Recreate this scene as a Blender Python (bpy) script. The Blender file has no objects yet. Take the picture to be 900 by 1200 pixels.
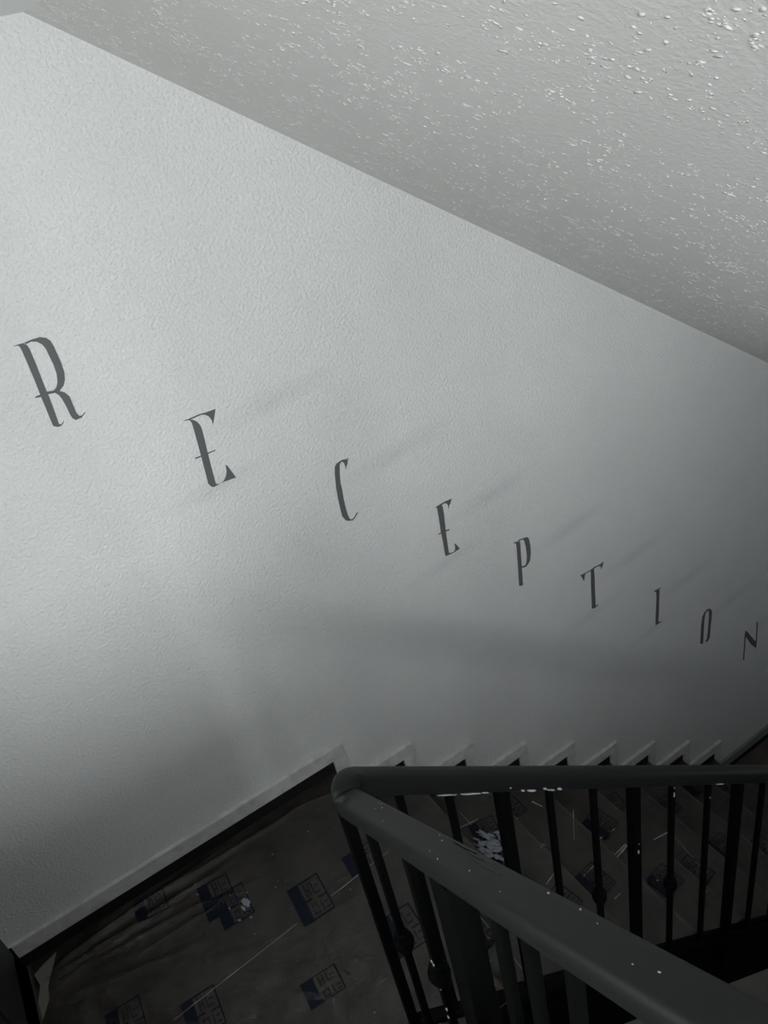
import bpy, bmesh, math, random
from mathutils import Vector, Matrix, noise

# ---------------------------------------------------------------- camera, light, exposure
scene = bpy.context.scene
col = scene.collection
EYE = 2.225                                    # eye height above the landing (z = 0)
cam_d = bpy.data.cameras.new('camera')
cam = bpy.data.objects.new('camera', cam_d)
col.objects.link(cam)
PITCH, YAW, ROLL = 0.559727, 0.450304, 0.215254
cam_d.sensor_fit = 'VERTICAL'
cam_d.sensor_height = 24.0
cam_d.lens = 24.0 * 928.65 / 1200.0
cam_d.clip_start = 0.02
cp, sp, cy, sy = math.cos(PITCH), math.sin(PITCH), math.cos(YAW), math.sin(YAW)
fwd = Vector((sy*cp, cy*cp, -sp))
rgt = Vector((cy, -sy, 0))
dwn = fwd.cross(rgt)
cr, sr = math.cos(ROLL), math.sin(ROLL)
r2 = cr*rgt + sr*dwn
d2 = -sr*rgt + cr*dwn
cam.matrix_world = Matrix(((r2.x, -d2.x, -fwd.x, 0), (r2.y, -d2.y, -fwd.y, 0),
                           (r2.z, -d2.z, -fwd.z, EYE), (0, 0, 0, 1)))
scene.camera = cam

world = bpy.data.worlds.new('world')
scene.world = world
world.use_nodes = True
world.node_tree.nodes['Background'].inputs[0].default_value = (0.75, 0.85, 1.0, 1)
world.node_tree.nodes['Background'].inputs[1].default_value = 0.3

# daylight: a wide window at the end of the upper hall behind the viewer, and a small one in the
# left wall beside the stairs
HX0, HX1, HZ0, HZ1 = -1.40, 0.55, 1.24, 2.14     # hall window
BACK_Y = -2.6
WY0, WY1, WZ0, WZ1 = 0.42, 1.08, 1.05, 1.85      # side window
def window_light(name, loc, rot, sx, sy, energy):
    ld = bpy.data.lights.new(name, 'AREA')
    ld.shape = 'RECTANGLE'
    ld.size, ld.size_y = sx, sy
    ld.energy = energy
    ld.color = (0.97, 1.0, 1.0)
    lo = bpy.data.objects.new(name, ld)
    lo.location = loc
    lo.rotation_euler = rot
    col.objects.link(lo)
FY0, FY1, FZ0, FZ1 = 0.10, 1.40, -1.05, -0.10     # added, unseen fill window at the foot of the stairs
HALL_W, SIDE_W, FOOT_FILL_W = 126.0, 7.0, 1.0
window_light('hall_daylight', ((HX0+HX1)/2, BACK_Y-0.085, (HZ0+HZ1)/2), (math.radians(90), 0, 0), HX1-HX0, HZ1-HZ0, HALL_W)
window_light('side_daylight', (-0.60-0.085, (WY0+WY1)/2, (WZ0+WZ1)/2), (0, math.radians(-90), 0), WZ1-WZ0, WY1-WY0, SIDE_W)
window_light('foot_fill', (4.40+0.085, (FY0+FY1)/2, (FZ0+FZ1)/2), (0, math.radians(90), 0), FZ1-FZ0, FY1-FY0, FOOT_FILL_W)  # added fill: lifts the low right wall and softens the handrail's shadow

vs = scene.view_settings
vs.view_transform = 'Standard'
vs.look = 'None'
vs.exposure = 0.0
vs.gamma = 1.0
vs.use_curve_mapping = False

# ---------------------------------------------------------------- layout (metres)
RUN, RISE = 0.26, 0.2007
WALL_Y = 1.90                                   # lettered wall
LEFT_X = -0.60
NOSE_X = 0.512                                  # edge of the landing towards the lower flight
RAIL_X, RAIL_Y = 0.25, 0.95                     # planes of the two railing runs
FLOOR_Z = -9*RISE
UP_RUN = 0.236
UP_Y = 0.66                                     # first riser of the upper flight
HALL_Z = 6*RISE  # unseen hall floor, raised so its edge shades the low wall
HALL_Y = UP_Y - 5*UP_RUN
HALL_X = -1.60
CEIL_X, CEIL_Z, CEIL_S = 0.39, 2.338, 0.680     # where the sloped ceiling starts
END_X = 4.4
random.seed(7)

# ---------------------------------------------------------------- materials
def mat(name, base, rough=0.6, spec=0.5, metallic=0.0):
    m = bpy.data.materials.new(name)
    m.use_nodes = True
    b = m.node_tree.nodes['Principled BSDF']
    b.inputs['Base Color'].default_value = (*base, 1)
    b.inputs['Roughness'].default_value = rough
    b.inputs['Specular IOR Level'].default_value = spec
    b.inputs['Metallic'].default_value = metallic
    return m

def nd(m, kind, **kw):
    n = m.node_tree.nodes.new(kind)
    for k, v in kw.items():
        if k in n.inputs.keys():
            n.inputs[k].default_value = v
        else:
            setattr(n, k, v)
    return n

def lk(m, a, b):
    m.node_tree.links.new(a, b)

def coords(m, scale=(1, 1, 1), rot=(0, 0, 0)):
    tc = nd(m, 'ShaderNodeTexCoord')
    mp = nd(m, 'ShaderNodeMapping')
    mp.inputs['Scale'].default_value = scale
    mp.inputs['Rotation'].default_value = rot
    lk(m, tc.outputs['Object'], mp.inputs['Vector'])
    return mp.outputs['Vector']

def bump(m, height, strength, dist, prev=None):
    b = nd(m, 'ShaderNodeBump')
    b.inputs['Strength'].default_value = strength
    b.inputs['Distance'].default_value = dist
    lk(m, height, b.inputs['Height'])
    if prev is not None:
        lk(m, prev, b.inputs['Normal'])
    lk(m, b.outputs['Normal'], m.node_tree.nodes['Principled BSDF'].inputs['Normal'])
    return b.outputs['Normal']

def vary(m, fac, c0, c1, p0=0.3, p1=0.7):
    r = nd(m, 'ShaderNodeValToRGB')
    r.color_ramp.elements[0].position = p0
    r.color_ramp.elements[0].color = (*c0, 1)
    r.color_ramp.elements[1].position = p1
    r.color_ramp.elements[1].color = (*c1, 1)
    lk(m, fac, r.inputs['Fac'])
    return r.outputs['Color']

def wall_material(name, base, smudges=()):
    m = mat(name, base, 0.62, 0.25)
    v = coords(m)
    n1 = nd(m, 'ShaderNodeTexNoise', Scale=120.0, Detail=2.0, Roughness=0.5)
    lk(m, v, n1.inputs['Vector'])
    n2 = nd(m, 'ShaderNodeTexNoise', Scale=6.0, Detail=3.0)
    lk(m, v, n2.inputs['Vector'])
    ra = nd(m, 'ShaderNodeMapRange')
    ra.inputs['From Min'].default_value = 0.40
    ra.inputs['From Max'].default_value = 0.85
    lk(m, n1.outputs['Fac'], ra.inputs['Value'])
    bump(m, ra.outputs['Result'], 0.8, 0.0035)
    c = vary(m, n2.outputs['Fac'], tuple(x*0.965 for x in base), base)
    sep = None
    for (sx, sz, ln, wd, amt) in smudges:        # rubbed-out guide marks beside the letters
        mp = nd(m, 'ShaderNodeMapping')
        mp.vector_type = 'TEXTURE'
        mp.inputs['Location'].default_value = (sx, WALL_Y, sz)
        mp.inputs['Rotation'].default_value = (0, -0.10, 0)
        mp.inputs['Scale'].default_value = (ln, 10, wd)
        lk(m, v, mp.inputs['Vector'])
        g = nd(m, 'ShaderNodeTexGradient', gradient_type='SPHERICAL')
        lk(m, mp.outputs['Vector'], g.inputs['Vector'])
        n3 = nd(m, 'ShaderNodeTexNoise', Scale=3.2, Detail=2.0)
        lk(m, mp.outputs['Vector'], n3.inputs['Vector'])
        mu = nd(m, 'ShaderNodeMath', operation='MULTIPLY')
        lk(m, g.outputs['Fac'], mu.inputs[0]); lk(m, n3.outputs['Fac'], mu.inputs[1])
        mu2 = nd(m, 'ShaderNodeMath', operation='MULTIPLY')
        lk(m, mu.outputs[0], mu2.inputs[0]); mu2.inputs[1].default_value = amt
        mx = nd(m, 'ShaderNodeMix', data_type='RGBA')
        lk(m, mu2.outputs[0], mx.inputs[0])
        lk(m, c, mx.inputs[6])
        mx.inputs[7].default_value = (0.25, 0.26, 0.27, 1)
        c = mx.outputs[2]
    lk(m, c, m.node_tree.nodes['Principled BSDF'].inputs['Base Color'])
    return m

WALL_C = (0.74, 0.755, 0.75)
SM = []
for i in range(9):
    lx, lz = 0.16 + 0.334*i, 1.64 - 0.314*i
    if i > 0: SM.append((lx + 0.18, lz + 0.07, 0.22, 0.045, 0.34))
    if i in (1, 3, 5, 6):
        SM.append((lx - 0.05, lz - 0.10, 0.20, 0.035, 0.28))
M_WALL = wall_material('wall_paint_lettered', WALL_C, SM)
M_WALL2 = wall_material('wall_paint', WALL_C)

def ceiling_material():
    m = mat('popcorn_ceiling_paint', (0.725, 0.712, 0.698), 0.9, 0.05)
    v = coords(m)
    n1 = nd(m, 'ShaderNodeTexNoise', Scale=110.0, Detail=3.0, Roughness=0.55)
    lk(m, v, n1.inputs['Vector'])
    bump(m, n1.outputs['Fac'], 0.35, 0.005)
    return m
M_CEIL = ceiling_material()

def carpet_material():
    m = mat('brown_carpet', (0.06, 0.052, 0.044), 0.95, 0.1)
    v = coords(m)
    n1 = nd(m, 'ShaderNodeTexNoise', Scale=420.0, Detail=2.0)
    lk(m, v, n1.inputs['Vector'])
    n2 = nd(m, 'ShaderNodeTexNoise', Scale=9.0, Detail=3.0)
    lk(m, v, n2.inputs['Vector'])
    c = vary(m, n2.outputs['Fac'], (0.064, 0.056, 0.048), (0.108, 0.092, 0.077))
    lk(m, c, m.node_tree.nodes['Principled BSDF'].inputs['Base Color'])
    bump(m, n1.outputs['Fac'], 0.6, 0.003)
    return m
M_CARPET = carpet_material()

def film_material():
    m = bpy.data.materials.new('clear_plastic_film')
    m.use_nodes = True
    nt = m.node_tree
    for n in list(nt.nodes):
        nt.nodes.remove(n)
    out = nt.nodes.new('ShaderNodeOutputMaterial')
    tr = nt.nodes.new('ShaderNodeBsdfTransparent')
    tr.inputs[0].default_value = (0.86, 0.87, 0.88, 1)
    gl = nt.nodes.new('ShaderNodeBsdfGlossy')
    gl.inputs['Roughness'].default_value = 0.10
    gl.inputs[0].default_value = (0.9, 0.92, 0.95, 1)
    df = nt.nodes.new('ShaderNodeBsdfDiffuse')
    df.inputs[0].default_value = (0.55, 0.57, 0.6, 1)
    fr = nt.nodes.new('ShaderNodeFresnel')
    fr.inputs['IOR'].default_value = 1.45
    v = coords(m)
    n1 = nd(m, 'ShaderNodeTexNoise', Scale=14.0, Detail=5.0, Roughness=0.6, Distortion=1.2)
    lk(m, v, n1.inputs['Vector'])
    b = nd(m, 'ShaderNodeBump', Strength=0.7, Distance=0.02)
    lk(m, n1.outputs['Fac'], b.inputs['Height'])
    lk(m, b.outputs['Normal'], gl.inputs['Normal'])
    lk(m, b.outputs['Normal'], fr.inputs['Normal'])
    mx = nt.nodes.new('ShaderNodeMixShader')
    lk(m, fr.outputs[0], mx.inputs[0]); lk(m, tr.outputs[0], mx.inputs[1]); lk(m, gl.outputs[0], mx.inputs[2])
    # scratches and glints of the film, both painted as random white streaks
    v2 = coords(m, (3.0, 26.0, 10.0), (0, 0, 0.5))
    n2 = nd(m, 'ShaderNodeTexNoise', Scale=5.0, Detail=4.0, Roughness=0.65)
    lk(m, v2, n2.inputs['Vector'])
    ra = nd(m, 'ShaderNodeMapRange')
    ra.inputs['From Min'].default_value = 0.60
    ra.inputs['From Max'].default_value = 0.80
    ra.inputs['To Max'].default_value = 0.26
    lk(m, n2.outputs['Fac'], ra.inputs['Value'])
    mx2 = nt.nodes.new('ShaderNodeMixShader')
    lk(m, ra.outputs[0], mx2.inputs[0]); lk(m, mx.outputs[0], mx2.inputs[1]); lk(m, df.outputs[0], mx2.inputs[2])
    lk(m, mx2.outputs[0], out.inputs['Surface'])
    return m
M_FILM = film_material()

def rail_material():
    m = mat('charcoal_rail_paint', (0.011, 0.012, 0.0125), 0.5, 0.22)
    v = coords(m, (1, 1, 1))
    n = nd(m, 'ShaderNodeTexNoise', Scale=22.0, Detail=3.0)
    lk(m, v, n.inputs['Vector'])
    bump(m, n.outputs['Fac'], 0.15, 0.004)
    return m
M_RAIL = rail_material()
M_IRON = mat('black_iron', (0.0030, 0.0034, 0.0034), 0.6, 0.04)
M_LETTER = mat('charcoal_letter_paint', (0.115, 0.116, 0.120), 0.55, 0.3)
M_TRIM = mat('white_trim_paint', (0.80, 0.80, 0.78), 0.45, 0.4)
tv = coords(M_TRIM); tn = nd(M_TRIM, 'ShaderNodeTexNoise', Scale=30.0, Detail=4.0)
lk(M_TRIM, tv, tn.inputs['Vector'])
lk(M_TRIM, vary(M_TRIM, tn.outputs['Fac'], (0.50, 0.50, 0.49), (0.66, 0.66, 0.645), 0.25, 0.6),
   M_TRIM.node_tree.nodes['Principled BSDF'].inputs['Base Color'])
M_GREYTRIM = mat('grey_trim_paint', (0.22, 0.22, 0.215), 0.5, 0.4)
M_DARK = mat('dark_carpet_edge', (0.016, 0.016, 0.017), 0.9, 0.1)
M_PRINT = mat('navy_film_print', (0.006, 0.009, 0.019), 0.5, 0.15)
M_PAINT = mat('white_paint_splash', (0.50, 0.52, 0.56), 0.5, 0.4)
M_SPILL = mat('thin_white_paint_smear', (0.26, 0.28, 0.32), 0.5, 0.4)
M_SEAM = mat('film_edge_haze', (0.42, 0.42, 0.41), 0.35, 0.5)
M_STREAK = mat('dark_brush_mark', (0.004, 0.004, 0.004), 0.5, 0.4)
M_SIDE = mat('stair_side_paint', (0.36, 0.34, 0.30), 0.7, 0.2)
M_BARE = mat('bare_pale_floor', (0.20, 0.19, 0.165), 0.8, 0.2)
M_PRINT2 = mat('faint_film_lettering', (0.030, 0.028, 0.029), 0.5, 0.15)
M_DOOR = mat('dark_door_paint', (0.02, 0.02, 0.021), 0.5, 0.4)
M_GLASS = mat('window_frame_paint', (0.8, 0.8, 0.8), 0.4, 0.4)

# ---------------------------------------------------------------- helpers
def link(name, me, m=None, parent=None):
    o = bpy.data.objects.new(name, me)
    if m is not None and me is not None and not me.materials:
        me.materials.append(m)
    col.objects.link(o)
    if parent is not None:
        o.parent = parent
    return o

def empty(name, loc=(0, 0, 0), parent=None):
    o = bpy.data.objects.new(name, None)
    o.location = loc
    o.empty_display_size = 0.1
    col.objects.link(o)
    if parent is not None:
        o.parent = parent
    return o

def tag(o, label=None, cat=None, group=None, kind=None):
    if label: o['label'] = label
    if cat: o['category'] = cat
    if group: o['group'] = group
    if kind: o['kind'] = kind
    return o

def box_mesh(name, lo, hi, bevel=0.0):
    bm = bmesh.new()
    bmesh.ops.create_cube(bm, size=1.0)
    for v in bm.verts:
        v.co = Vector([(lo[i]+hi[i])/2 + v.co[i]*(hi[i]-lo[i]) for i in range(3)])
    if bevel:
        bmesh.ops.bevel(bm, geom=list(bm.edges), offset=bevel, segments=2, affect='EDGES', profile=0.6)
    me = bpy.data.meshes.new(name)
    bm.to_mesh(me); bm.free()
    return me

def box(name, lo, hi, m, parent=None, bevel=0.0):
    return link(name, box_mesh(name, lo, hi, bevel), m, parent)

def prism(name, poly, axis, a, b, m, parent=None):
    """extrude a 2D polygon along an axis ('y': poly is x,z; 'x': poly is y,z; 'z': poly is x,y)"""
    def P(p, t):
        return {'y': (p[0], t, p[1]), 'x': (t, p[0], p[1]), 'z': (p[0], p[1], t)}[axis]
    n = len(poly)
    vs_ = [P(p, a) for p in poly] + [P(p, b) for p in poly]
    fs = [list(range(n)), list(range(2*n-1, n-1, -1))] + [[i, i+n, (i+1) % n + n, (i+1) % n] for i in range(n)]
    me = bpy.data.meshes.new(name)
    me.from_pydata(vs_, [], fs)
    bm = bmesh.new(); bm.from_mesh(me)
    bmesh.ops.recalc_face_normals(bm, faces=bm.faces)
    bm.to_mesh(me); bm.free()
    return link(name, me, m, parent)

def smooth(me):
    for p in me.polygons:
        p.use_smooth = True

def sweep(name, path, w, h, m, parent=None, n=20, e=3.2):
    """rounded handrail section swept along a path; the section stays upright"""
    rings = []
    for i, p in enumerate(path):
        t = (path[min(i+1, len(path)-1)] - path[max(i-1, 0)]).normalized()
        side = Vector((t.y, -t.x, 0)).normalized()
        up = side.cross(t).normalized()
        ring = []
        for k in range(n):
            a = 2*math.pi*k/n
            c, s = math.cos(a), math.sin(a)
            x = math.copysign(abs(c)**(2/e), c)*w/2
            z = math.copysign(abs(s)**(2/e), s)*h/2
            ring.append(p + side*x + up*z)
        rings.append(ring)
    vs_ = [v for r in rings for v in r]
    fs = []
    for i in range(len(rings)-1):
        for k in range(n):
            fs.append((i*n+k, i*n+(k+1) % n, (i+1)*n+(k+1) % n, (i+1)*n+k))
    fs.append(tuple(range(n-1, -1, -1)))
    fs.append(tuple((len(rings)-1)*n+k for k in range(n)))
    me = bpy.data.meshes.new(name)
    me.from_pydata([tuple(v) for v in vs_], [], fs)
    bm = bmesh.new(); bm.from_mesh(me)
    bmesh.ops.recalc_face_normals(bm, faces=bm.faces)
    bm.to_mesh(me); bm.free()
    smooth(me)
    return link(name, me, m, parent)

def blob(name, pts, z, th, m, parent, frame=None):
    """thin irregular patch: pts are 2D, frame maps (u,v,w) to the world"""
    f = frame or (lambda u, v, w: (u, v, w))
    n = len(pts)
    vs_ = [f(p[0], p[1], z) for p in pts] + [f(p[0]*0.93 + 0.07*sum(q[0] for q in pts)/n,
           p[1]*0.93 + 0.07*sum(q[1] for q in pts)/n, z+th) for p in pts]
    fs = [list(range(n-1, -1, -1)), list(range(n, 2*n))] + [[i, (i+1) % n, (i+1) % n + n, i+n] for i in range(n)]
    me = bpy.data.meshes.new(name)
    me.from_pydata(vs_, [], fs)
    return link(name, me, m, parent)

def ragged(cx, cy_, rx, ry, n=14, jag=0.4, rot=0.0, seed=0):
    rr = random.Random(seed)
    out = []
    for k in range(n):
        a = 2*math.pi*k/n
        s = 1 - jag*rr.random()
        x, y = math.cos(a)*rx*s, math.sin(a)*ry*s
        out.append((cx + x*math.cos(rot) - y*math.sin(rot), cy_ + x*math.sin(rot) + y*math.cos(rot)))
    return out

# ---------------------------------------------------------------- the setting
def struct(o, label, cat=None):
    return tag(o, label, cat, kind='structure')

struct(box('wall_far', (LEFT_X-0.1, WALL_Y, FLOOR_Z-0.1), (END_X+0.1, WALL_Y+0.1, 2.60), M_WALL),
       'tall white orange-peel wall carrying the black lettering')
def pierced(name, label, loc, panels):
    w = struct(empty(name, loc), label)
    for a, c in panels:
        box('wall_panel', a, c, M_WALL2, w)
T2 = 3.2
pierced('wall_left', 'white wall closing the landing on the left, around a window', (LEFT_X, 0, 0),
        (((-0.1, HALL_Y, FLOOR_Z-0.1), (0, WALL_Y, WZ0)), ((-0.1, HALL_Y, WZ1), (0, WALL_Y, T2)),
         ((-0.1, HALL_Y, WZ0), (0, WY0, WZ1)), ((-0.1, WY1, WZ0), (0, WALL_Y, WZ1))))
pierced('wall_back', 'white end wall of the upper hall around a wide window', (0, BACK_Y, 0),
        (((HALL_X, -0.1, HALL_Z-0.2), (0.9, 0, HZ0)), ((HALL_X, -0.1, HZ1), (0.9, 0, T2)),
         ((HALL_X, -0.1, HZ0), (HX0, 0, HZ1)), ((HX1, -0.1, HZ0), (0.9, 0, HZ1))))
struct(box('wall_hall_left', (HALL_X-0.1, BACK_Y-0.1, HALL_Z-0.2), (HALL_X, HALL_Y, T2), M_WALL2), 'white wall on the left of the upper hall')
struct(box('wall_hall_front', (HALL_X-0.1, HALL_Y, HALL_Z-0.2), (LEFT_X-0.1, HALL_Y+0.1, T2), M_WALL2), 'white hall wall left of the stairhead')
struct(box('wall_hall_right', (0.80, BACK_Y, HALL_Z-0.2), (0.90, -1.5, T2), M_WALL2), 'white wall on the right of the upper hall')
struct(box('wall_gallery', (RAIL_X-0.03, -1.6, FLOOR_Z-0.1), (0.90, -1.5, HALL_Z), M_WALL2), 'white wall below the edge of the upper hall')
struct(box('wall_lintel', (CEIL_X+0.08, -1.6, 2.2), (0.90, -1.5, T2), M_WALL2), 'white lintel above the gallery opening')
pierced('wall_right', 'white wall at the foot of the stairs around an added fill window', (END_X, 0, 0),
        (((0, -1.6, FLOOR_Z-0.1), (0.1, WALL_Y, FZ0)), ((0, -1.6, FZ1), (0.1, WALL_Y, 0.4)),
         ((0, -1.6, FZ0), (0.1, FY0, FZ1)), ((0, FY1, FZ0), (0.1, WALL_Y, FZ1))))
struct(box('wall_near', (0.90, -1.6, FLOOR_Z-0.1), (END_X, -1.5, T2), M_WALL2), 'white wall on the near side of the stairwell')
struct(box('wall_header', (CEIL_X, -1.6, CEIL_Z), (CEIL_X+0.08, 0.30, T2), M_WALL2), 'white drop wall above the stairwell opening')
t = 0.03
win = struct(empty('window_1', (LEFT_X, 0, 0)), 'white framed window in the wall beside the stairs')
for nm, a, c in (('frame_rail', (-0.07, WY0, WZ0), (0.008, WY1, WZ0+t)), ('frame_rail', (-0.07, WY0, WZ1-t), (0.008, WY1, WZ1)),
                 ('frame_stile', (-0.07, WY0, WZ0+t), (0.008, WY0+t, WZ1-t)), ('frame_stile', (-0.07, WY1-t, WZ0+t), (0.008, WY1, WZ1-t)),
                 ('window_sill', (0.0, WY0-0.03, WZ0-0.03), (0.04, WY1+0.03, WZ0))):
    box(nm, a, c, M_GLASS, win, 0.004)
win = struct(empty('window_2', (0, BACK_Y, 0)), 'wide white framed window at the end of the upper hall')
xm = (HX0+HX1)/2
for nm, a, c in (('frame_rail', (HX0, -0.07, HZ0), (HX1, 0.008, HZ0+t)), ('frame_rail', (HX0, -0.07, HZ1-t), (HX1, 0.008, HZ1)),
                 ('frame_stile', (HX0, -0.07, HZ0+t), (HX0+t, 0.008, HZ1-t)), ('frame_stile', (HX1-t, -0.07, HZ0+t), (HX1, 0.008, HZ1-t)),
                 ('frame_mullion', (xm-t/2, -0.05, HZ0+t), (xm+t/2, 0.0, HZ1-t)), ('window_sill', (HX0-0.03, 0.0, HZ0-0.03), (HX1+0.03, 0.05, HZ0))):
    box(nm, a, c, M_GLASS, win, 0.004)
win = struct(empty('fill_window', (END_X, 0, 0)), 'added white framed fill window in the wall at the foot of the stairs')
for nm, a, c in (('frame_rail', (-0.008, FY0, FZ0), (0.07, FY1, FZ0+t)), ('frame_rail', (-0.008, FY0, FZ1-t), (0.07, FY1, FZ1)),
                 ('frame_stile', (-0.008, FY0, FZ0+t), (0.07, FY0+t, FZ1-t)), ('frame_stile', (-0.008, FY1-t, FZ0+t), (0.07, FY1, FZ1-t)),
                 ('window_sill', (-0.04, FY0-0.03, FZ0-0.03), (0.0, FY1+0.03, FZ0))):
    box(nm, a, c, M_GLASS, win, 0.004)
door = struct(empty('added_door', (LEFT_X, 1.50, 0)), 'dark door added on the left landing wall to cut bounce light')  # added dark leaf, soaks up bounce light in the low left corner
box('door_leaf', (0.001, -0.36, 0.0), (0.012, 0.36, 2.0), M_DOOR, door, 0.002)
for ya, yb, zc, zd in ((-0.28, -0.04, 0.2, 0.9), (0.04, 0.28, 0.2, 0.9), (-0.28, -0.04, 1.05, 1.85), (0.04, 0.28, 1.05, 1.85)):
    box('door_panel', (0.012, ya, zc), (0.017, yb, zd), M_DOOR, door, 0.002)

# floors
fl = prism('floor', [(0.3, -1.5), (END_X, -1.5), (END_X, WALL_Y), (0.3, WALL_Y)], 'z', FLOOR_Z-0.1, FLOOR_Z, M_CARPET)
struct(fl, 'dark carpeted floor at the foot of the stairs')
struct(prism('floor_hall', [(HALL_X, BACK_Y), (0.80, BACK_Y), (0.80, -1.5), (RAIL_X-0.03, -1.5), (RAIL_X-0.03, HALL_Y), (HALL_X, HALL_Y)], 'z', HALL_Z-0.2, HALL_Z, M_CARPET), 'brown carpeted upper hall floor')

# staircase: landing, lower flight along the lettered wall, upper flight towards the hall
st = empty('staircase', (0, 0, 0))
tag(st, 'brown carpeted staircase turning at the landing under plastic film', 'staircase', kind='structure')
SIDE_Y = RAIL_Y + 0.022
WELL_Y = RAIL_Y - 0.015
prism('landing', [(LEFT_X, UP_Y), (RAIL_X-0.03, UP_Y), (RAIL_X-0.03, WELL_Y), (NOSE_X, WELL_Y), (NOSE_X, WALL_Y), (LEFT_X, WALL_Y)], 'z', -0.22, 0.0, M_CARPET, st)
def step_poly(x0, x1, z):
    r = 0.018
    pts = [(x0-0.02, z-RISE-0.06), (x0-0.02, z)]
    for k in range(5):
        a = math.radians(90 - 45*k)
        pts.append((x1 - r + 0.006 + r*math.cos(a), z - r + r*math.sin(a)))
    pts += [(x1-0.012, z-0.05), (x1-0.012, z-RISE-0.06)]
    return pts
for i in range(1, 9):
    prism('step', step_poly(NOSE_X+RUN*(i-1), NOSE_X+RUN*i, -RISE*i), 'y', SIDE_Y, WALL_Y, M_CARPET, st)
for k in range(6):
    y1 = UP_Y - UP_RUN*k
    z = RISE*(k+1)
    a = [(y1-(p[0]-(NOSE_X+UP_RUN)), p[1]) for p in step_poly(NOSE_X, NOSE_X+UP_RUN, z)]
    prism('step', a, 'x', LEFT_X, RAIL_X-0.03, M_CARPET, st)
# dark stringers and the painted side below them
def nose_z(x):
    return -RISE*(x-NOSE_X)/RUN
sx0, sx1 = RAIL_X-0.03, NOSE_X+RUN*9
prism('stringer', [(NOSE_X, 0.0), (NOSE_X-0.0, -0.42), (sx1, nose_z(sx1)-0.42), (sx1, nose_z(sx1)-0.16), (sx1-RUN, nose_z(sx1-RUN)-0.05)],
      'y', SIDE_Y-0.015, SIDE_Y, M_IRON, st)
prism('side_panel', [(RAIL_X-0.03, -0.42), (RAIL_X-0.03, FLOOR_Z), (sx1, FLOOR_Z), (sx1, nose_z(sx1)-0.42), (NOSE_X, -0.42)],
      'y', SIDE_Y-0.012, SIDE_Y, M_SIDE, st)
prism('stringer', [(UP_Y, 0.0), (UP_Y, -0.22), (HALL_Y, HALL_Z-0.25), (HALL_Y, HALL_Z-0.03), (UP_Y-0.05, 0.12)], 'x', RAIL_X-0.03, RAIL_X-0.015, M_IRON, st)
box('landing_edge', (RAIL_X-0.015, WELL_Y-0.012, -0.24), (NOSE_X, WELL_Y, -0.005), M_IRON, st)
box('side_panel', (RAIL_X-0.045, HALL_Y-0.2, FLOOR_Z), (RAIL_X-0.03, UP_Y, -0.2), M_SIDE, st)

# ceilings
SN = math.sqrt(1+CEIL_S**2)
CX2 = 3.6
CZ2 = CEIL_Z - CEIL_S*(CX2-CEIL_X)
ce = prism('ceiling', [(CEIL_X, CEIL_Z), (CX2, CZ2), (END_X, CZ2), (END_X, CZ2+0.12), (CX2+0.06, CZ2+0.12), (CEIL_X, CEIL_Z+0.12)],
           'y', -1.5, WALL_Y, M_CEIL)
struct(ce, 'sloping off-white popcorn-textured ceiling over the lower flight')
struct(box('ceiling_landing', (LEFT_X, 0.30, CEIL_Z), (CEIL_X, WALL_Y, CEIL_Z+0.12), M_GLASS), 'bright white flat ceiling over the landing')
struct(box('ceiling_hall', (HALL_X, BACK_Y, 3.2), (0.90, 0.40, 3.3), M_WALL2), 'white flat ceiling of the upper hall')
struct(box('wall_bulkhead', (LEFT_X, 0.30, CEIL_Z+0.12), (CEIL_X+0.08, 0.40, 3.3), M_WALL2), 'white bulkhead above the landing')

# popcorn lumps: thousands of small plaster crumbs, joined
bm = bmesh.new()
bmesh.ops.create_icosphere(bm, subdivisions=1, radius=1.0)
ico_v = [v.co.copy() for v in bm.verts]
ico_f = [[v.index for v in f.verts] for f in bm.faces]
bm.free()
U = Vector((1, 0, -CEIL_S))/SN
V = Vector((0, 1, 0))
N = Vector((-CEIL_S, 0, -1))/SN
O = Vector((CEIL_X, 0, CEIL_Z))
rr = random.Random(11)
pv, pf = [], []
def crumb(u, v, a, b, h, rot):
    base = len(pv)
    ca, sa = math.cos(rot), math.sin(rot)
    for c in ico_v:
        j = 1 + 0.75*(rr.random()-0.5)
        x, y = c.x*a*j, c.y*b*j
        p = O + U*(u + x*ca - y*sa) + V*(v + x*sa + y*ca) + N*(c.z*h*j)
        pv.append(tuple(p))
    for f in ico_f:
        pf.append([base+k for k in f])
count = 0
while count < 20000:
    u = 3.2*rr.random()**1.35
    v = -0.9 + 2.77*rr.random()**0.8
    dens = noise.noise(Vector((u*9, v*9, 3.0)))*0.9 + 0.45
    if rr.random() > dens:
        continue
    count += 1
    s = 0.0013 + 0.0028*rr.random()**2.6
    crumb(u, v, s*(0.9+0.9*rr.random()), s*(0.7+0.4*rr.random()), s*(0.14+0.20*rr.random()), rr.random()*3.14)
    if rr.random() < 0.4:
        for q in range(rr.randint(1, 3)):
            s2 = s*(0.5+0.5*rr.random())
            crumb(u + (rr.random()-0.5)*0.016, v + (rr.random()-0.5)*0.016, s2*1.2, s2, s2*0.25, rr.random()*3.14)
me = bpy.data.meshes.new('popcorn_crumbs')
me.from_pydata(pv, [], pf)
smooth(me)
tag(link('popcorn_crumbs', me, M_CEIL, ce), kind='stuff')

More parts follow.
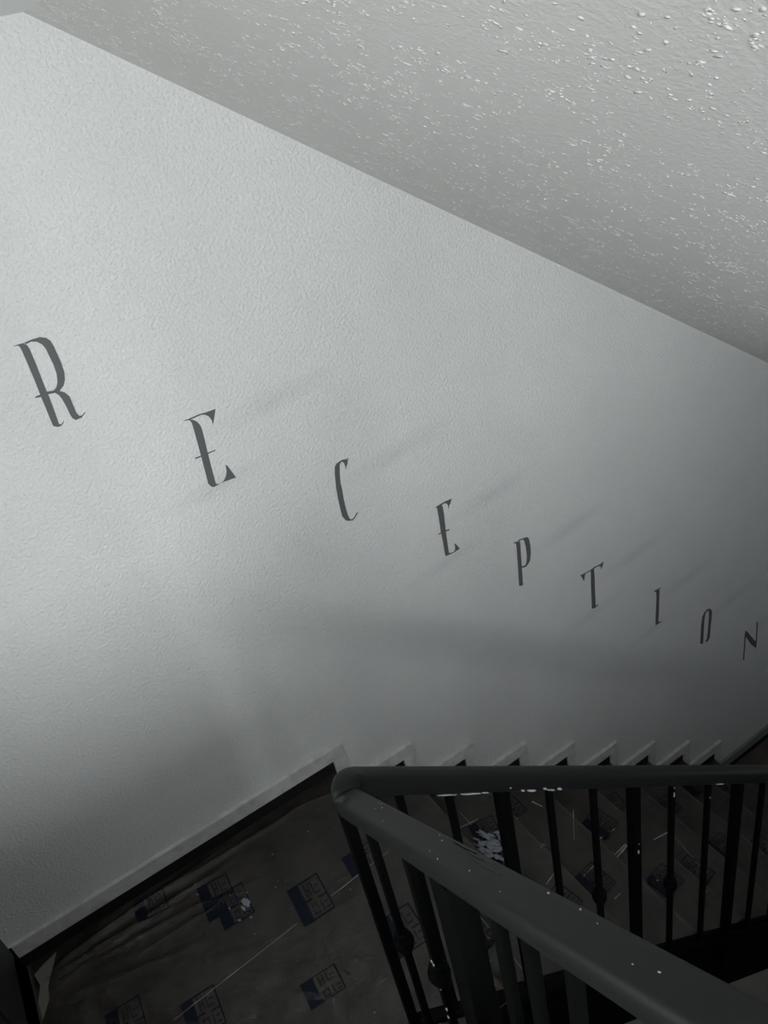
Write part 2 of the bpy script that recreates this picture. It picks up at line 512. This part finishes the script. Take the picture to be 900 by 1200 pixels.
# ---------------------------------------------------------------- stepped skirting
BH0, BH1, BW, BT = 0.058, 0.116, 0.046, 0.016
tr = empty('trim_1', (0, 0, 0))
struct(tr, 'stepped white skirting zigzagging down the stairs along the wall')
for i in range(0, 9):
    z = -RISE*i
    x1 = NOSE_X + RUN*i + BW
    x0 = (LEFT_X if i == 0 else NOSE_X + RUN*(i-1) + BW)
    o = box('skirting_board', (x0, WALL_Y-BT, z+BH0), (x1, WALL_Y, z+BH1), M_TRIM, tr, 0.0025)
    box('skirting_upright', (x1-BW, WALL_Y-BT, z-RISE+BH1), (x1, WALL_Y, z+BH0), M_TRIM, tr, 0.0025)
    box('carpet_edge', (x0, WALL_Y-0.007, z-0.004), (x1-BW, WALL_Y, z+BH0), M_DARK, tr)
x0 = NOSE_X + RUN*8 + BW
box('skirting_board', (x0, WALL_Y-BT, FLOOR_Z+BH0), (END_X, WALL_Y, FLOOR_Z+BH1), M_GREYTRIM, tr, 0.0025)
box('carpet_edge', (x0, WALL_Y-0.007, FLOOR_Z), (END_X, WALL_Y, FLOOR_Z+BH0), M_DARK, tr)
struct(box('baseboard_left', (LEFT_X, UP_Y+0.03, 0.0), (LEFT_X+0.012, WALL_Y-BT, 0.12), M_IRON, None, 0.003),
       'black baseboard along the left wall of the landing')

# ---------------------------------------------------------------- painted lettering
LETTERS = [
  ('R', [
    [(0.1171,1.7479),(0.1289,1.7485),(0.14,1.7474),(0.1457,1.7417),(0.1476,1.7323),(0.1471,1.6975),(0.1439,1.6263),(0.1442,1.6183),(0.1424,1.5869),(0.1393,1.5459),(0.1433,1.5433),(0.1525,1.5494),(0.149,1.5445),(0.1419,1.54),(0.1346,1.5404),(0.1257,1.5461),(0.1254,1.5545),(0.1268,1.5906),(0.1277,1.6223),(0.1295,1.6555),(0.1308,1.7036),(0.1311,1.7347),(0.1305,1.7415),(0.1279,1.7462)],
    [(0.14,1.7474),(0.1593,1.7491),(0.1776,1.7482),(0.1894,1.7425),(0.1953,1.7337),(0.1977,1.7191),(0.1984,1.6794),(0.1962,1.6557),(0.1908,1.6394),(0.1832,1.6279),(0.1705,1.6197),(0.1568,1.6191),(0.1443,1.6214),(0.1416,1.6219),(0.1424,1.6285),(0.1511,1.6261),(0.1592,1.625),(0.1674,1.6302),(0.1742,1.6407),(0.1794,1.6595),(0.1809,1.6809),(0.1793,1.7208),(0.1757,1.7321),(0.1677,1.7412),(0.1565,1.7452),(0.1466,1.7438)],
    [(0.1146,1.6254),(0.1224,1.627),(0.1294,1.6263),(0.1283,1.6207),(0.1162,1.6235)],
    [(0.1584,1.62),(0.1703,1.6192),(0.1796,1.6116),(0.1857,1.5989),(0.1853,1.5761),(0.1852,1.5569),(0.1887,1.5464),(0.1947,1.5455),(0.2039,1.5514),(0.2013,1.5474),(0.1923,1.5415),(0.1775,1.5408),(0.1724,1.5471),(0.1705,1.5548),(0.1698,1.5811),(0.1678,1.6008),(0.1647,1.6114)],
  ]),
  ('E', [
    [(0.4312,1.4348),(0.4432,1.4286),(0.4512,1.4196),(0.4553,1.4087),(0.4565,1.399),(0.4547,1.3733),(0.4499,1.3212),(0.4464,1.272),(0.444,1.2361),(0.4482,1.2311),(0.4561,1.2303),(0.4677,1.2335),(0.4766,1.243),(0.4827,1.255),(0.4855,1.2747),(0.4892,1.2718),(0.5023,1.2272),(0.4839,1.2289),(0.4609,1.2305),(0.4439,1.2286),(0.4346,1.2286),(0.4292,1.2332),(0.4244,1.2435),(0.4263,1.2667),(0.4312,1.3296),(0.4354,1.3955),(0.4368,1.4223),(0.4348,1.4294)],
    [(0.4166,1.4365),(0.4316,1.4362),(0.4604,1.4372),(0.4773,1.4351),(0.5068,1.4337),(0.4967,1.4129),(0.4879,1.396),(0.4885,1.4083),(0.484,1.4217),(0.4757,1.4303),(0.4658,1.4338),(0.4337,1.4326)],
    [(0.4131,1.3288),(0.4725,1.3277),(0.471,1.3251),(0.4153,1.3254)],
  ]),
  ('C', [
    [(0.8416,1.136),(0.8378,1.1268),(0.8344,1.1173),(0.8297,1.1118),(0.8252,1.1022),(0.8257,1.1136),(0.8249,1.1239),(0.8201,1.1316),(0.8144,1.1309),(0.81,1.1264),(0.8036,1.1007),(0.7983,1.0675),(0.7982,1.0426),(0.7957,1.0141),(0.7952,0.9795),(0.7968,0.9481),(0.7999,0.937),(0.8069,0.9322),(0.8147,0.9354),(0.8281,0.9477),(0.8305,0.9452),(0.8174,0.9323),(0.8083,0.9284),(0.7932,0.9333),(0.7854,0.9392),(0.7774,0.958),(0.7774,0.9814),(0.7781,1.0205),(0.7807,1.0579),(0.7878,1.1059),(0.7927,1.1256),(0.8008,1.1339),(0.8215,1.1375),(0.836,1.1331)],
  ]),
  ('E2', [
    [(1.1102,0.8256),(1.1289,0.8263),(1.1325,0.8157),(1.1324,0.7831),(1.1287,0.7259),(1.127,0.6792),(1.1261,0.6297),(1.1295,0.6266),(1.1444,0.6224),(1.1515,0.6263),(1.1549,0.6386),(1.1537,0.6547),(1.1592,0.6492),(1.1719,0.623),(1.1518,0.6202),(1.1337,0.6209),(1.1273,0.6213),(1.1109,0.6238),(1.1098,0.6322),(1.1106,0.6803),(1.109,0.7288),(1.1107,0.7868)],
    [(1.1017,0.8262),(1.1107,0.8282),(1.142,0.8305),(1.1716,0.8286),(1.1626,0.8126),(1.1577,0.809),(1.1536,0.7966),(1.1536,0.8111),(1.1491,0.8213),(1.1411,0.8255),(1.1285,0.8241),(1.1113,0.8246)],
    [(1.0969,0.724),(1.1258,0.7237),(1.143,0.7205),(1.1417,0.7155),(1.1275,0.7186),(1.0988,0.7207)],
  ]),
  ('P', [
    [(1.3991,0.524),(1.4068,0.5252),(1.4163,0.5206),(1.4262,0.5184),(1.43,0.508),(1.4282,0.475),(1.4258,0.4172),(1.4234,0.3632),(1.4212,0.3262),(1.4249,0.3189),(1.4129,0.3176),(1.4037,0.3235),(1.4048,0.3484),(1.4084,0.4119),(1.4113,0.4891),(1.4116,0.513),(1.405,0.5209)],
    [(1.4202,0.5216),(1.4294,0.5244),(1.4442,0.5213),(1.4592,0.5189),(1.4675,0.5133),(1.4715,0.5027),(1.4745,0.4719),(1.4729,0.4384),(1.4664,0.4096),(1.4545,0.3962),(1.4435,0.391),(1.4297,0.395),(1.4236,0.3984),(1.4231,0.405),(1.4354,0.3994),(1.4446,0.4005),(1.4505,0.4135),(1.4543,0.4411),(1.4534,0.4784),(1.4491,0.5086),(1.4437,0.5168),(1.4314,0.5197),(1.4234,0.5168)],
  ]),
  ('T', [
    [(1.7629,0.1971),(1.779,0.1931),(1.7811,0.1563),(1.7791,0.0847),(1.779,0.0158),(1.7788,-0.0043),(1.7937,-0.0011),(1.792,-0.0068),(1.7791,-0.0099),(1.765,-0.0087),(1.7569,-0.0027),(1.7582,0.0443),(1.7593,0.112)],
    [(1.7051,0.2009),(1.7304,0.1978),(1.7615,0.1967),(1.7849,0.2),(1.8121,0.1961),(1.8337,0.198),(1.8275,0.1837),(1.8235,0.1758),(1.8202,0.1661),(1.8174,0.1805),(1.809,0.1902),(1.7955,0.194),(1.7762,0.1922),(1.7491,0.1928),(1.7329,0.1939),(1.7282,0.1839),(1.725,0.1628),(1.7203,0.1668),(1.7147,0.184)],
  ]),
  ('I', [
    [(2.1198,-0.1207),(2.1323,-0.1257),(2.1518,-0.1281),(2.1693,-0.1306),(2.1553,-0.1331),(2.1565,-0.1466),(2.1541,-0.2042),(2.1525,-0.2784),(2.1491,-0.317),(2.1707,-0.3325),(2.1519,-0.3309),(2.1334,-0.3317),(2.132,-0.3039),(2.1352,-0.2426),(2.1378,-0.1698),(2.1366,-0.1423)],
  ]),
  ('O', [
    [(2.462,-0.4575),(2.4825,-0.4486),(2.4872,-0.4579),(2.4709,-0.4683),(2.4658,-0.4975),(2.4644,-0.5568),(2.4639,-0.6344),(2.4627,-0.659),(2.4436,-0.6438),(2.4436,-0.6045),(2.4444,-0.5277),(2.4498,-0.4769)],
    [(2.4825,-0.4486),(2.5008,-0.4544),(2.5171,-0.475),(2.5177,-0.5079),(2.514,-0.5824),(2.5111,-0.6421),(2.4999,-0.6632),(2.4812,-0.6602),(2.4827,-0.6544),(2.4919,-0.6411),(2.4952,-0.5873),(2.4986,-0.5015),(2.4943,-0.4676),(2.486,-0.4571)],
  ]),
  ('N', [
    [(2.7883,-0.7811),(2.801,-0.7891),(2.8845,-0.9172),(2.8869,-0.9603),(2.8463,-0.9107),(2.798,-0.8286),(2.7895,-0.8083)],
    [(2.7861,-0.8002),(2.7938,-0.8052),(2.7982,-0.9924),(2.7895,-0.9866)],
    [(2.8769,-0.7722),(2.887,-0.7785),(2.8918,-0.922),(2.8899,-0.9697),(2.882,-0.94),(2.8833,-0.8922)],
  ]),
]
ORD = {'R': 'letter R painted highest on the white stair wall',
       'E': 'larger letter E between the painted R and C',
       'C': 'letter C painted on the wall between the two letters E',
       'E2': 'smaller letter E between the painted C and P',
       'P': 'letter P painted on the wall left of the T',
       'T': 'letter T painted on the wall between P and I',
       'I': 'letter I painted as a narrow upright stroke right of the T',
       'O': 'narrow oval letter O painted between I and N',
       'N': 'letter N painted lowest on the wall, with hairline uprights'}
for key, polys in LETTERS:
    vs_, fs = [], []
    for q, poly in enumerate(polys):
        n = len(poly); b0 = len(vs_)
        d = 0.0012 + 0.0002*q
        vs_ += [(x, WALL_Y - d, z) for x, z in poly] + [(x, WALL_Y + 0.001, z) for x, z in poly]
        fs.append([b0+k for k in range(n)])
        fs += [[b0+k, b0+k+n, b0+(k+1) % n+n, b0+(k+1) % n] for k in range(n)]
    me = bpy.data.meshes.new('painted_letter')
    me.from_pydata(vs_, [], fs)
    bm = bmesh.new(); bm.from_mesh(me)
    bmesh.ops.triangulate(bm, faces=bm.faces)
    bmesh.ops.recalc_face_normals(bm, faces=bm.faces)
    bm.to_mesh(me); bm.free()
    tag(link('painted_letter', me, M_LETTER), 'dark grey ' + ORD[key], 'letter', 'painted letters descending the stair wall')

# ---------------------------------------------------------------- railing
ra_ = empty('stair_railing', (RAIL_X, RAIL_Y, 0))
tag(ra_, 'charcoal painted handrail on black iron balusters turning at the landing', 'railing')
def rl(o):                                     # keep world placement under the railing's base
    o.matrix_parent_inverse = Matrix.Translation((-RAIL_X, -RAIL_Y, 0))
    return o
NS, FS = 0.700, 0.810                           # slopes of the near and far runs
NZ = lambda y: 1.705 - NS*y                     # centre of the near handrail
CZ = NZ(RAIL_Y)
FZ = lambda x: 1.084 - FS*(x-RAIL_X)       # centre of the far handrail
RW, RH = 0.050, 0.045
path = []
for k in range(21): path.append(Vector((RAIL_X, -0.48 + (RAIL_Y-0.045+0.48)*k/20, NZ(-0.48 + (RAIL_Y-0.045+0.48)*k/20))))
za, zb = NZ(RAIL_Y-0.045), FZ(RAIL_X+0.045)
for k in range(1, 8):
    a = math.pi/2*k/8
    path.append(Vector((RAIL_X+0.045-0.045*math.cos(a), RAIL_Y-0.045+0.045*math.sin(a), za + (zb-za)*(k/8) + 0.016*math.sin(math.pi*k/8))))
for k in range(41):
    x = RAIL_X+0.045 + (2.75-RAIL_X-0.045)*k/40
    path.append(Vector((x, RAIL_Y, FZ(x))))
hr = rl(sweep('handrail', path, RW, RH, M_RAIL, ra_))

RB = 0.885                                       # handrail centre to bottom rail centre
def bar_between(name, a, b, w, h):
    return rl(sweep(name, [a, (a+b)/2, b], w, h, M_IRON, ra_, 8, 8))
bar_between('bottom_rail', Vector((RAIL_X+0.01, RAIL_Y, FZ(RAIL_X+0.01)-RB)), Vector((2.72, RAIL_Y, FZ(2.72)-RB)), 0.028, 0.028)
bar_between('bottom_rail', Vector((RAIL_X, RAIL_Y-0.01, NZ(RAIL_Y-0.01)-RB)), Vector((RAIL_X, -0.48, NZ(-0.48)-RB)), 0.028, 0.028)

def square_bar(w, z0, z1):
    return box_mesh('bar', (-w/2, -w/2, z0), (w/2, w/2, z1), 0.0015)
thin = square_bar(0.0145, -RB, -0.018)
def lathe(prof, n=12):
    vs_, fs = [], []
    for r, z in prof:
        for k in range(n):
            a = 2*math.pi*k/n
            vs_.append((r*math.cos(a), r*math.sin(a), z))
    for i in range(len(prof)-1):
        for k in range(n):
            fs.append((i*n+k, i*n+(k+1) % n, (i+1)*n+(k+1) % n, (i+1)*n+k))
    me = bpy.data.meshes.new('collar'); me.from_pydata(vs_, [], fs); smooth(me)
    return me
collar_me = lathe([(0.006, -0.034), (0.013, -0.030), (0.013, -0.024), (0.010, -0.020), (0.019, -0.012), (0.021, 0.0), (0.019, 0.012),
                   (0.010, 0.020), (0.013, 0.024), (0.013, 0.030), (0.006, 0.034)])
collar_me.materials.append(M_IRON)
thin.materials.append(M_IRON)
def baluster(x, y, z, knob):
    o = rl(link('baluster', thin, None, ra_)); o.location = (x, y, z)
    if knob:
        c = link('collar', collar_me, None, o); c.location = (0, 0, -knob)
    return o
# far run
for x, kn in ((0.36, 0), (0.465, 0), (0.718, 0), (0.850, .50), (1.130, .50), (1.282, 0), (1.545, 0), (1.68, .5), (1.95, .5), (2.08, 0), (2.35, 0), (2.48, .5)):
    baluster(x, RAIL_Y, FZ(x), kn)
def post(x, y, ztop, zbot, w):
    return rl(box('newel_post', (x-w/2, y-w/2, zbot), (x+w/2, y+w/2, ztop), M_IRON, ra_, 0.002))
for x in (0.590, 0.985, 1.418, 1.81, 2.215, 2.62):
    post(x, RAIL_Y, FZ(x)-0.018, nose_z(x)-0.22, 0.027)
# near run
post(RAIL_X, RAIL_Y+0.005, CZ-0.012, 0.0, 0.022)
for y, kn in ((0.838, .40), (0.692, .39), (0.452, 0), (0.394, 0), (0.322, .4), (0.13, 0)):
    baluster(RAIL_X, y, NZ(y), kn)
for y in (0.556, -0.02, -0.46):
    post(RAIL_X, y, NZ(y)-0.018, RISE*(UP_Y-y)/UP_RUN-0.12, 0.042)

# paint specks and brush marks on the railing
def near_frame(u, v, w):                        # u across the rail, v along y, w out of the top face
    return (RAIL_X+u, v, NZ(v) + 0.0222*math.sqrt(1+NS*NS) + w)
sp_ = random.Random(5)
for k in range(16):
    y = 0.2 + 0.6*sp_.random(); u = (sp_.random()-0.5)*0.034; s = 0.0005+0.0008*sp_.random()**2
    rl(blob('paint_speck', ragged(u, y, s, s*1.6, 7, 0.3, 0, k), -0.0015, 0.0022, M_PAINT, ra_, near_frame))
for k, (u, y, l) in enumerate(((0.016, 0.53, 0.050), (0.006, 0.47, 0.060), (0.012, 0.50, 0.03))):
    pts = [(u-0.0012, y-l/2), (u+0.0004, y-l/2-0.004), (u+0.0018, y), (u+0.001, y+l/2), (u-0.0006, y+l/2+0.003), (u-0.0016, y)]
    rl(blob('brush_mark', pts, -0.0015, 0.0022, M_STREAK, ra_, near_frame))
def far_frame(u, v, w):                         # u along x, v up the near face
    return (u, RAIL_Y - RW/2 + 0.0012 - w, FZ(u) + v)
for k, (x, v, l, h) in enumerate(((0.45, -0.022, 0.03, 0.002), (0.50, -0.021, 0.035, 0.003), (0.535, -0.019, 0.012, 0.002), (0.63, -0.016, 0.006, 0.004),
                                  (0.655, -0.017, 0.014, 0.004), (0.69, -0.012, 0.006, 0.004), (0.705, -0.017, 0.016, 0.003), (0.73, -0.014, 0.008, 0.005),
                                  (0.60, -0.006, 0.003, 0.003), (1.30, -0.017, 0.02, 0.002))):
    rl(blob('paint_speck', ragged(x, v, l, h, 10, 0.6, 0, 40+k), 0.0, 0.0022, M_PAINT, ra_, far_frame))
def bar_frame(px, hw):
    return lambda u, v, w: (px+u, RAIL_Y - hw - w, v)
for k, (x, d, hw, s) in enumerate(((1.130, 0.05, 0.00725, 0.007), (1.130, 0.02, 0.00725, 0.003), (0.985, 0.28, 0.0135, 0.007), (1.282, 0.07, 0.00725, 0.003), (0.987, 0.245, 0.0135, 0.002))):
    rl(blob('paint_speck', ragged(0.001, FZ(x)-0.025-d, s*0.55, s*1.8, 9, 0.4, 0, 70+k), -0.0005, 0.0018, M_PAINT, ra_, bar_frame(x, hw)))
for k, (y, z) in enumerate(((0.692, 0.345), (0.687, 0.352), (0.686, 0.43), (0.685, 0.5), (0.687, 0.53))):
    rl(blob('paint_speck', ragged(y, NZ(y)-z, 0.0028, 0.005, 8, 0.4, 0, 90+k), -0.0005, 0.002, M_PAINT, ra_,
            lambda u, v, w: (RAIL_X-0.00725-w, u, v)))

# ---------------------------------------------------------------- plastic film laid over landing and treads
fm = empty('protective_film', (0, 1.4, 0))
tag(fm, 'clear plastic protection film with navy print taped over the carpeted landing and steps', 'plastic film')
def fp(o):
    o.matrix_parent_inverse = Matrix.Translation((0, -1.4, 0))
    return o
RIDGES = [((-0.56, 1.83), (0.10, 1.872), 0.010, 0.010), ((-0.55, 1.80), (0.02, 1.80), 0.012, 0.009), ((-0.56, 1.78), (-0.05, 1.73), 0.010, 0.008),
          ((-0.50, 1.85), (0.35, 1.84), 0.009, 0.010), ((-0.52, 1.72), (-0.10, 1.60), 0.006, 0.012), ((-0.3, 1.70), (0.1, 1.69), 0.005, 0.008),
          ((-0.55, 1.60), (-0.25, 1.35), 0.006, 0.012), ((-0.45, 1.60), (-0.12, 1.30), 0.005, 0.012), ((0.28, 1.86), (0.50, 1.80), 0.006, 0.008), ((-0.57, 1.81), (-0.12, 1.775), 0.012, 0.005), ((-0.50, 1.77), (-0.22, 1.79), 0.010, 0.005), ((-0.1, 1.74), (0.1, 1.66), 0.006, 0.006), ((0.0, 1.35), (0.2, 1.15), 0.004, 0.008)]
def film_h(x, y):
    h = 0.0035 + 0.0022*noise.noise(Vector((x*14, y*14, 1.7))) + 0.0012*noise.noise(Vector((x*40, y*34, 5.0)))
    for (ax, ay), (bx_, by_), hh, ww in RIDGES:
        dx, dy = bx_-ax, by_-ay
        L2 = dx*dx+dy*dy
        q = ((x-ax)*dx + (y-ay)*dy)/L2
        if -0.05 < q < 1.05:
            dist = ((x-ax)*dy - (y-ay)*dx)/math.sqrt(L2)
            h += hh*math.exp(-(dist/ww)**2)*max(0.0, math.sin(math.pi*min(1, max(0, q))))**0.6
    return max(0.002, h)
def sheet(name, x0, x1, y0, y1, z, nx, ny, fn, lip=False):
    vs_ = []
    for i in range(nx+1):
        for j in range(ny+1):
            x = x0+(x1-x0)*i/nx; y = y0+(y1-y0)*j/ny
            vs_.append((x, y, z + fn(x, y)))
    fs = [(i*(ny+1)+j, (i+1)*(ny+1)+j, (i+1)*(ny+1)+j+1, i*(ny+1)+j+1) for i in range(nx) for j in range(ny)]
    me = bpy.data.meshes.new(name); me.from_pydata(vs_, [], fs); smooth(me)
    return fp(link(name, me, M_FILM, fm))
tag(sheet('landing_sheet', LEFT_X+0.02, NOSE_X-0.005, RAIL_Y+0.03, WALL_Y-0.009, 0, 200, 170, film_h), 'creased clear film over the landing carpet')
tread_h = lambda x, y: max(0.002, 0.005 + 0.006*noise.noise(Vector((x*9, y*7, x*2))) + 0.003*noise.noise(Vector((x*30, y*22, 2))))
for i in range(1, 9):
    sheet('tread_sheet', NOSE_X+RUN*(i-1)-0.010, NOSE_X+RUN*i-0.004, SIDE_Y+0.01, WALL_Y-0.009, -RISE*i, 34, 90, tread_h)

# navy print blocks on the film
def film_print(x, y, w, h, z, rot=0.0):
    q = []
    def R(a, b, c, d): q.append((a, b, c, d))
    R(0, 0, 0.34, 1)                              # solid bar
    e = 0.03
    R(0.34, 0, 1, e); R(0.34, 1-e, 1, 1); R(1-e*1.2, e, 1, 1-e)
    if h > 0.1:
        R(0.70, 0.42, 1, 0.45); R(0.34, 0.47, 0.55, 0.51)
    for (a, b, c, d) in ((0.42, 0.08, 0.62, 0.14), (0.42, 0.14, 0.46, 0.30), (0.42, 0.30, 0.62, 0.36), (0.58, 0.20, 0.62, 0.30), (0.70, 0.08, 0.74, 0.36), (0.80, 0.10, 0.92, 0.14),
                         (0.80, 0.26, 0.92, 0.30), (0.44, 0.56, 0.50, 0.92), (0.56, 0.56, 0.60, 0.92), (0.50, 0.70, 0.56, 0.76), (0.66, 0.56, 0.70, 0.90), (0.70, 0.56, 0.86, 0.60), (0.76, 0.72, 0.88, 0.76)):
        R(a, b, c, d)
    vs_, fs = [], []
    heavy = 6 if h > 0.1 else 4
    cr_, sr_ = math.cos(rot), math.sin(rot)
    for (a, b, c, d) in q:
        k = len(vs_)
        for (u, v) in ((a, b), (c, b), (c, d), (a, d)):
            u, v = u*w, v*h
            X, Y = x+u*cr_-v*sr_, y+u*sr_+v*cr_
            vs_.append((X, Y, z + 0.0012 + (film_h(X, Y) if z == 0 else 0.013)))
        fs.append((k, k+1, k+2, k+3))
    me = bpy.data.meshes.new('film_print'); me.from_pydata(vs_, [], fs)
    me.materials.append(M_PRINT); me.materials.append(M_PRINT2)
    for k, f in enumerate(me.polygons): f.material_index = 0 if k < heavy else 1
    return fp(link('film_print', me, M_PRINT, fm))
for a in ((0.156, 1.455, 0.105, 0.138), (0.064, 1.236, 0.108, 0.078), (-0.075, 1.655, 0.10, 0.13), (-0.045, 1.60, 0.10, 0.12), (-0.26, 1.79, 0.10, 0.08),
          (-0.24, 1.36, 0.10, 0.12), (-0.43, 1.47, 0.10, 0.12), (0.33, 1.20, 0.105, 0.13), (0.35, 1.50, 0.10, 0.08)):
    film_print(*a, 0.0, -0.06)
pr_ = random.Random(3)
for i in range(1, 9):
    for y in (1.12 + 0.2*pr_.random(), 1.5 + 0.22*pr_.random()):
        film_print(NOSE_X+RUN*(i-1)+0.03+0.09*pr_.random(), y, 0.10, 0.08+0.05*pr_.random(), -RISE*i, (pr_.random()-0.5)*0.5)

# overlapping film edges
def strip(a, b, w, z):
    d = Vector((b[0]-a[0], b[1]-a[1])); n_ = Vector((-d.y, d.x)).normalized()*w/2
    vs_, fs = [], []
    for k in range(25):
        q = k/24
        x, y = a[0]+d.x*q, a[1]+d.y*q
        zz = z + 0.0018 + (film_h(x, y) if z == 0 else tread_h(x, y))
        ww = 0.4 + 0.6*abs(noise.noise(Vector((x*40, y*40, 9))))*2
        vs_ += [(x-n_.x*ww, y-n_.y*ww, zz), (x+n_.x*ww, y+n_.y*ww, zz)]
        if k: fs.append((2*k-2, 2*k-1, 2*k+1, 2*k))
    me = bpy.data.meshes.new('film_edge'); me.from_pydata(vs_, [], fs)
    return fp(link('film_edge', me, M_SEAM, fm))
strip((-0.262, 1.452), (0.145, 1.478), 0.0022, 0)
strip((0.268, 1.488), (0.49, 1.502), 0.0022, 0)
for i, f_ in ((1, .47), (2, .42), (3, .2), (4, .2), (5, .3), (6, .3)):
    x = NOSE_X+RUN*(i-1+f_)
    strip((x, 1.0), (x, 1.74), 0.0022, -RISE*i)
strip((0.936, 1.312), (1.02, 1.335), 0.004, -RISE*2)
strip((1.06, 1.34), (1.195, 1.358), 0.004, -RISE*3)
strip((1.372, 1.526), (1.465, 1.521), 0.008, -RISE*4)
strip((1.313, 1.430), (1.447, 1.443), 0.006, -RISE*4)
strip((1.33, 1.415), (1.45, 1.435), 0.010, -RISE*4)
strip((1.595, 1.491), (1.721, 1.462), 0.009, -RISE*5)
strip((0.80, 1.69), (0.915, 1.665), 0.004, -RISE*2)
strip((1.205, 1.715), (1.222, 1.670), 0.009, -RISE*3)
strip((1.307, 1.582), (1.216, 1.483), 0.002, -RISE*3)
strip((1.191, 1.221), (1.159, 1.219), 0.003, -RISE*3)
strip((1.724, 1.427), (1.697, 1.263), 0.002, -RISE*5)

# white paint spilled on the film
def spill(x, y, rx, ry, z, n, jag, rot, seed):
    zz = z + (film_h(x, y)+0.002 if z == 0 else 0.014)
    fp(blob('paint_spill', ragged(x, y, rx, ry, n, jag, rot, seed), zz, 0.0012, M_SPILL, fm))
sr_ = random.Random(8)
for k in range(34):
    a, r = sr_.random()*6.28, sr_.random()**0.7
    spill(0.885 + 0.055*r*math.cos(a), 1.545 + 0.060*r*math.sin(a), 0.005+0.010*sr_.random(), 0.016+0.022*sr_.random(), -2*RISE+0.0004*k, 18, 0.65, 0.6+0.5*(sr_.random()-0.5), 300+k)
spill(1.10, 1.70, 0.006, 0.02, -3*RISE, 9, 0.3, 0.5, 6)
spill(0.045, 1.640, 0.012, 0.022, 0, 16, 0.45, 0.3, 7)
spill(0.030, 1.628, 0.006, 0.014, 0, 12, 0.45, 0.3, 17)
spill(0.005, 1.600, 0.004, 0.008, 0, 9, 0.4, 0.8, 8)
spill(0.038, 1.585, 0.0035, 0.006, 0, 9, 0.3, 0.2, 9)
spill(0.060, 1.668, 0.003, 0.004, 0, 8, 0.3, 0.2, 10)
spill(-0.005, 1.655, 0.003, 0.005, 0, 8, 0.3, 0.2, 12)
dr = random.Random(21)
for k in range(26):
    s = 0.0008 + 0.0016*dr.random()**2
    spill(-0.2+0.65*dr.random(), 1.1+0.72*dr.random(), s, s*(1+1.5*dr.random()), 0, 7, 0.3, dr.random()*3, 100+k)
for k in range(40):
    s = 0.001 + 0.003*dr.random()**3
    i = dr.randint(1, 5)
    spill(NOSE_X+RUN*(i-1)+RUN*dr.random(), 1.1+0.7*dr.random(), s, s*(1+2*dr.random()), -i*RISE, 8, 0.4, dr.random()*3, 200+k)
# torn corner of the film showing the pale floor
fp(blob('bare_patch', [(-0.575, 1.845), (-0.545, 1.86), (-0.50, 1.875), (-0.525, 1.82), (-0.545, 1.78), (-0.55, 1.74), (-0.58, 1.69), (-0.582, 1.75), (-0.565, 1.80)],
        0.006, 0.001, M_BARE, fm))
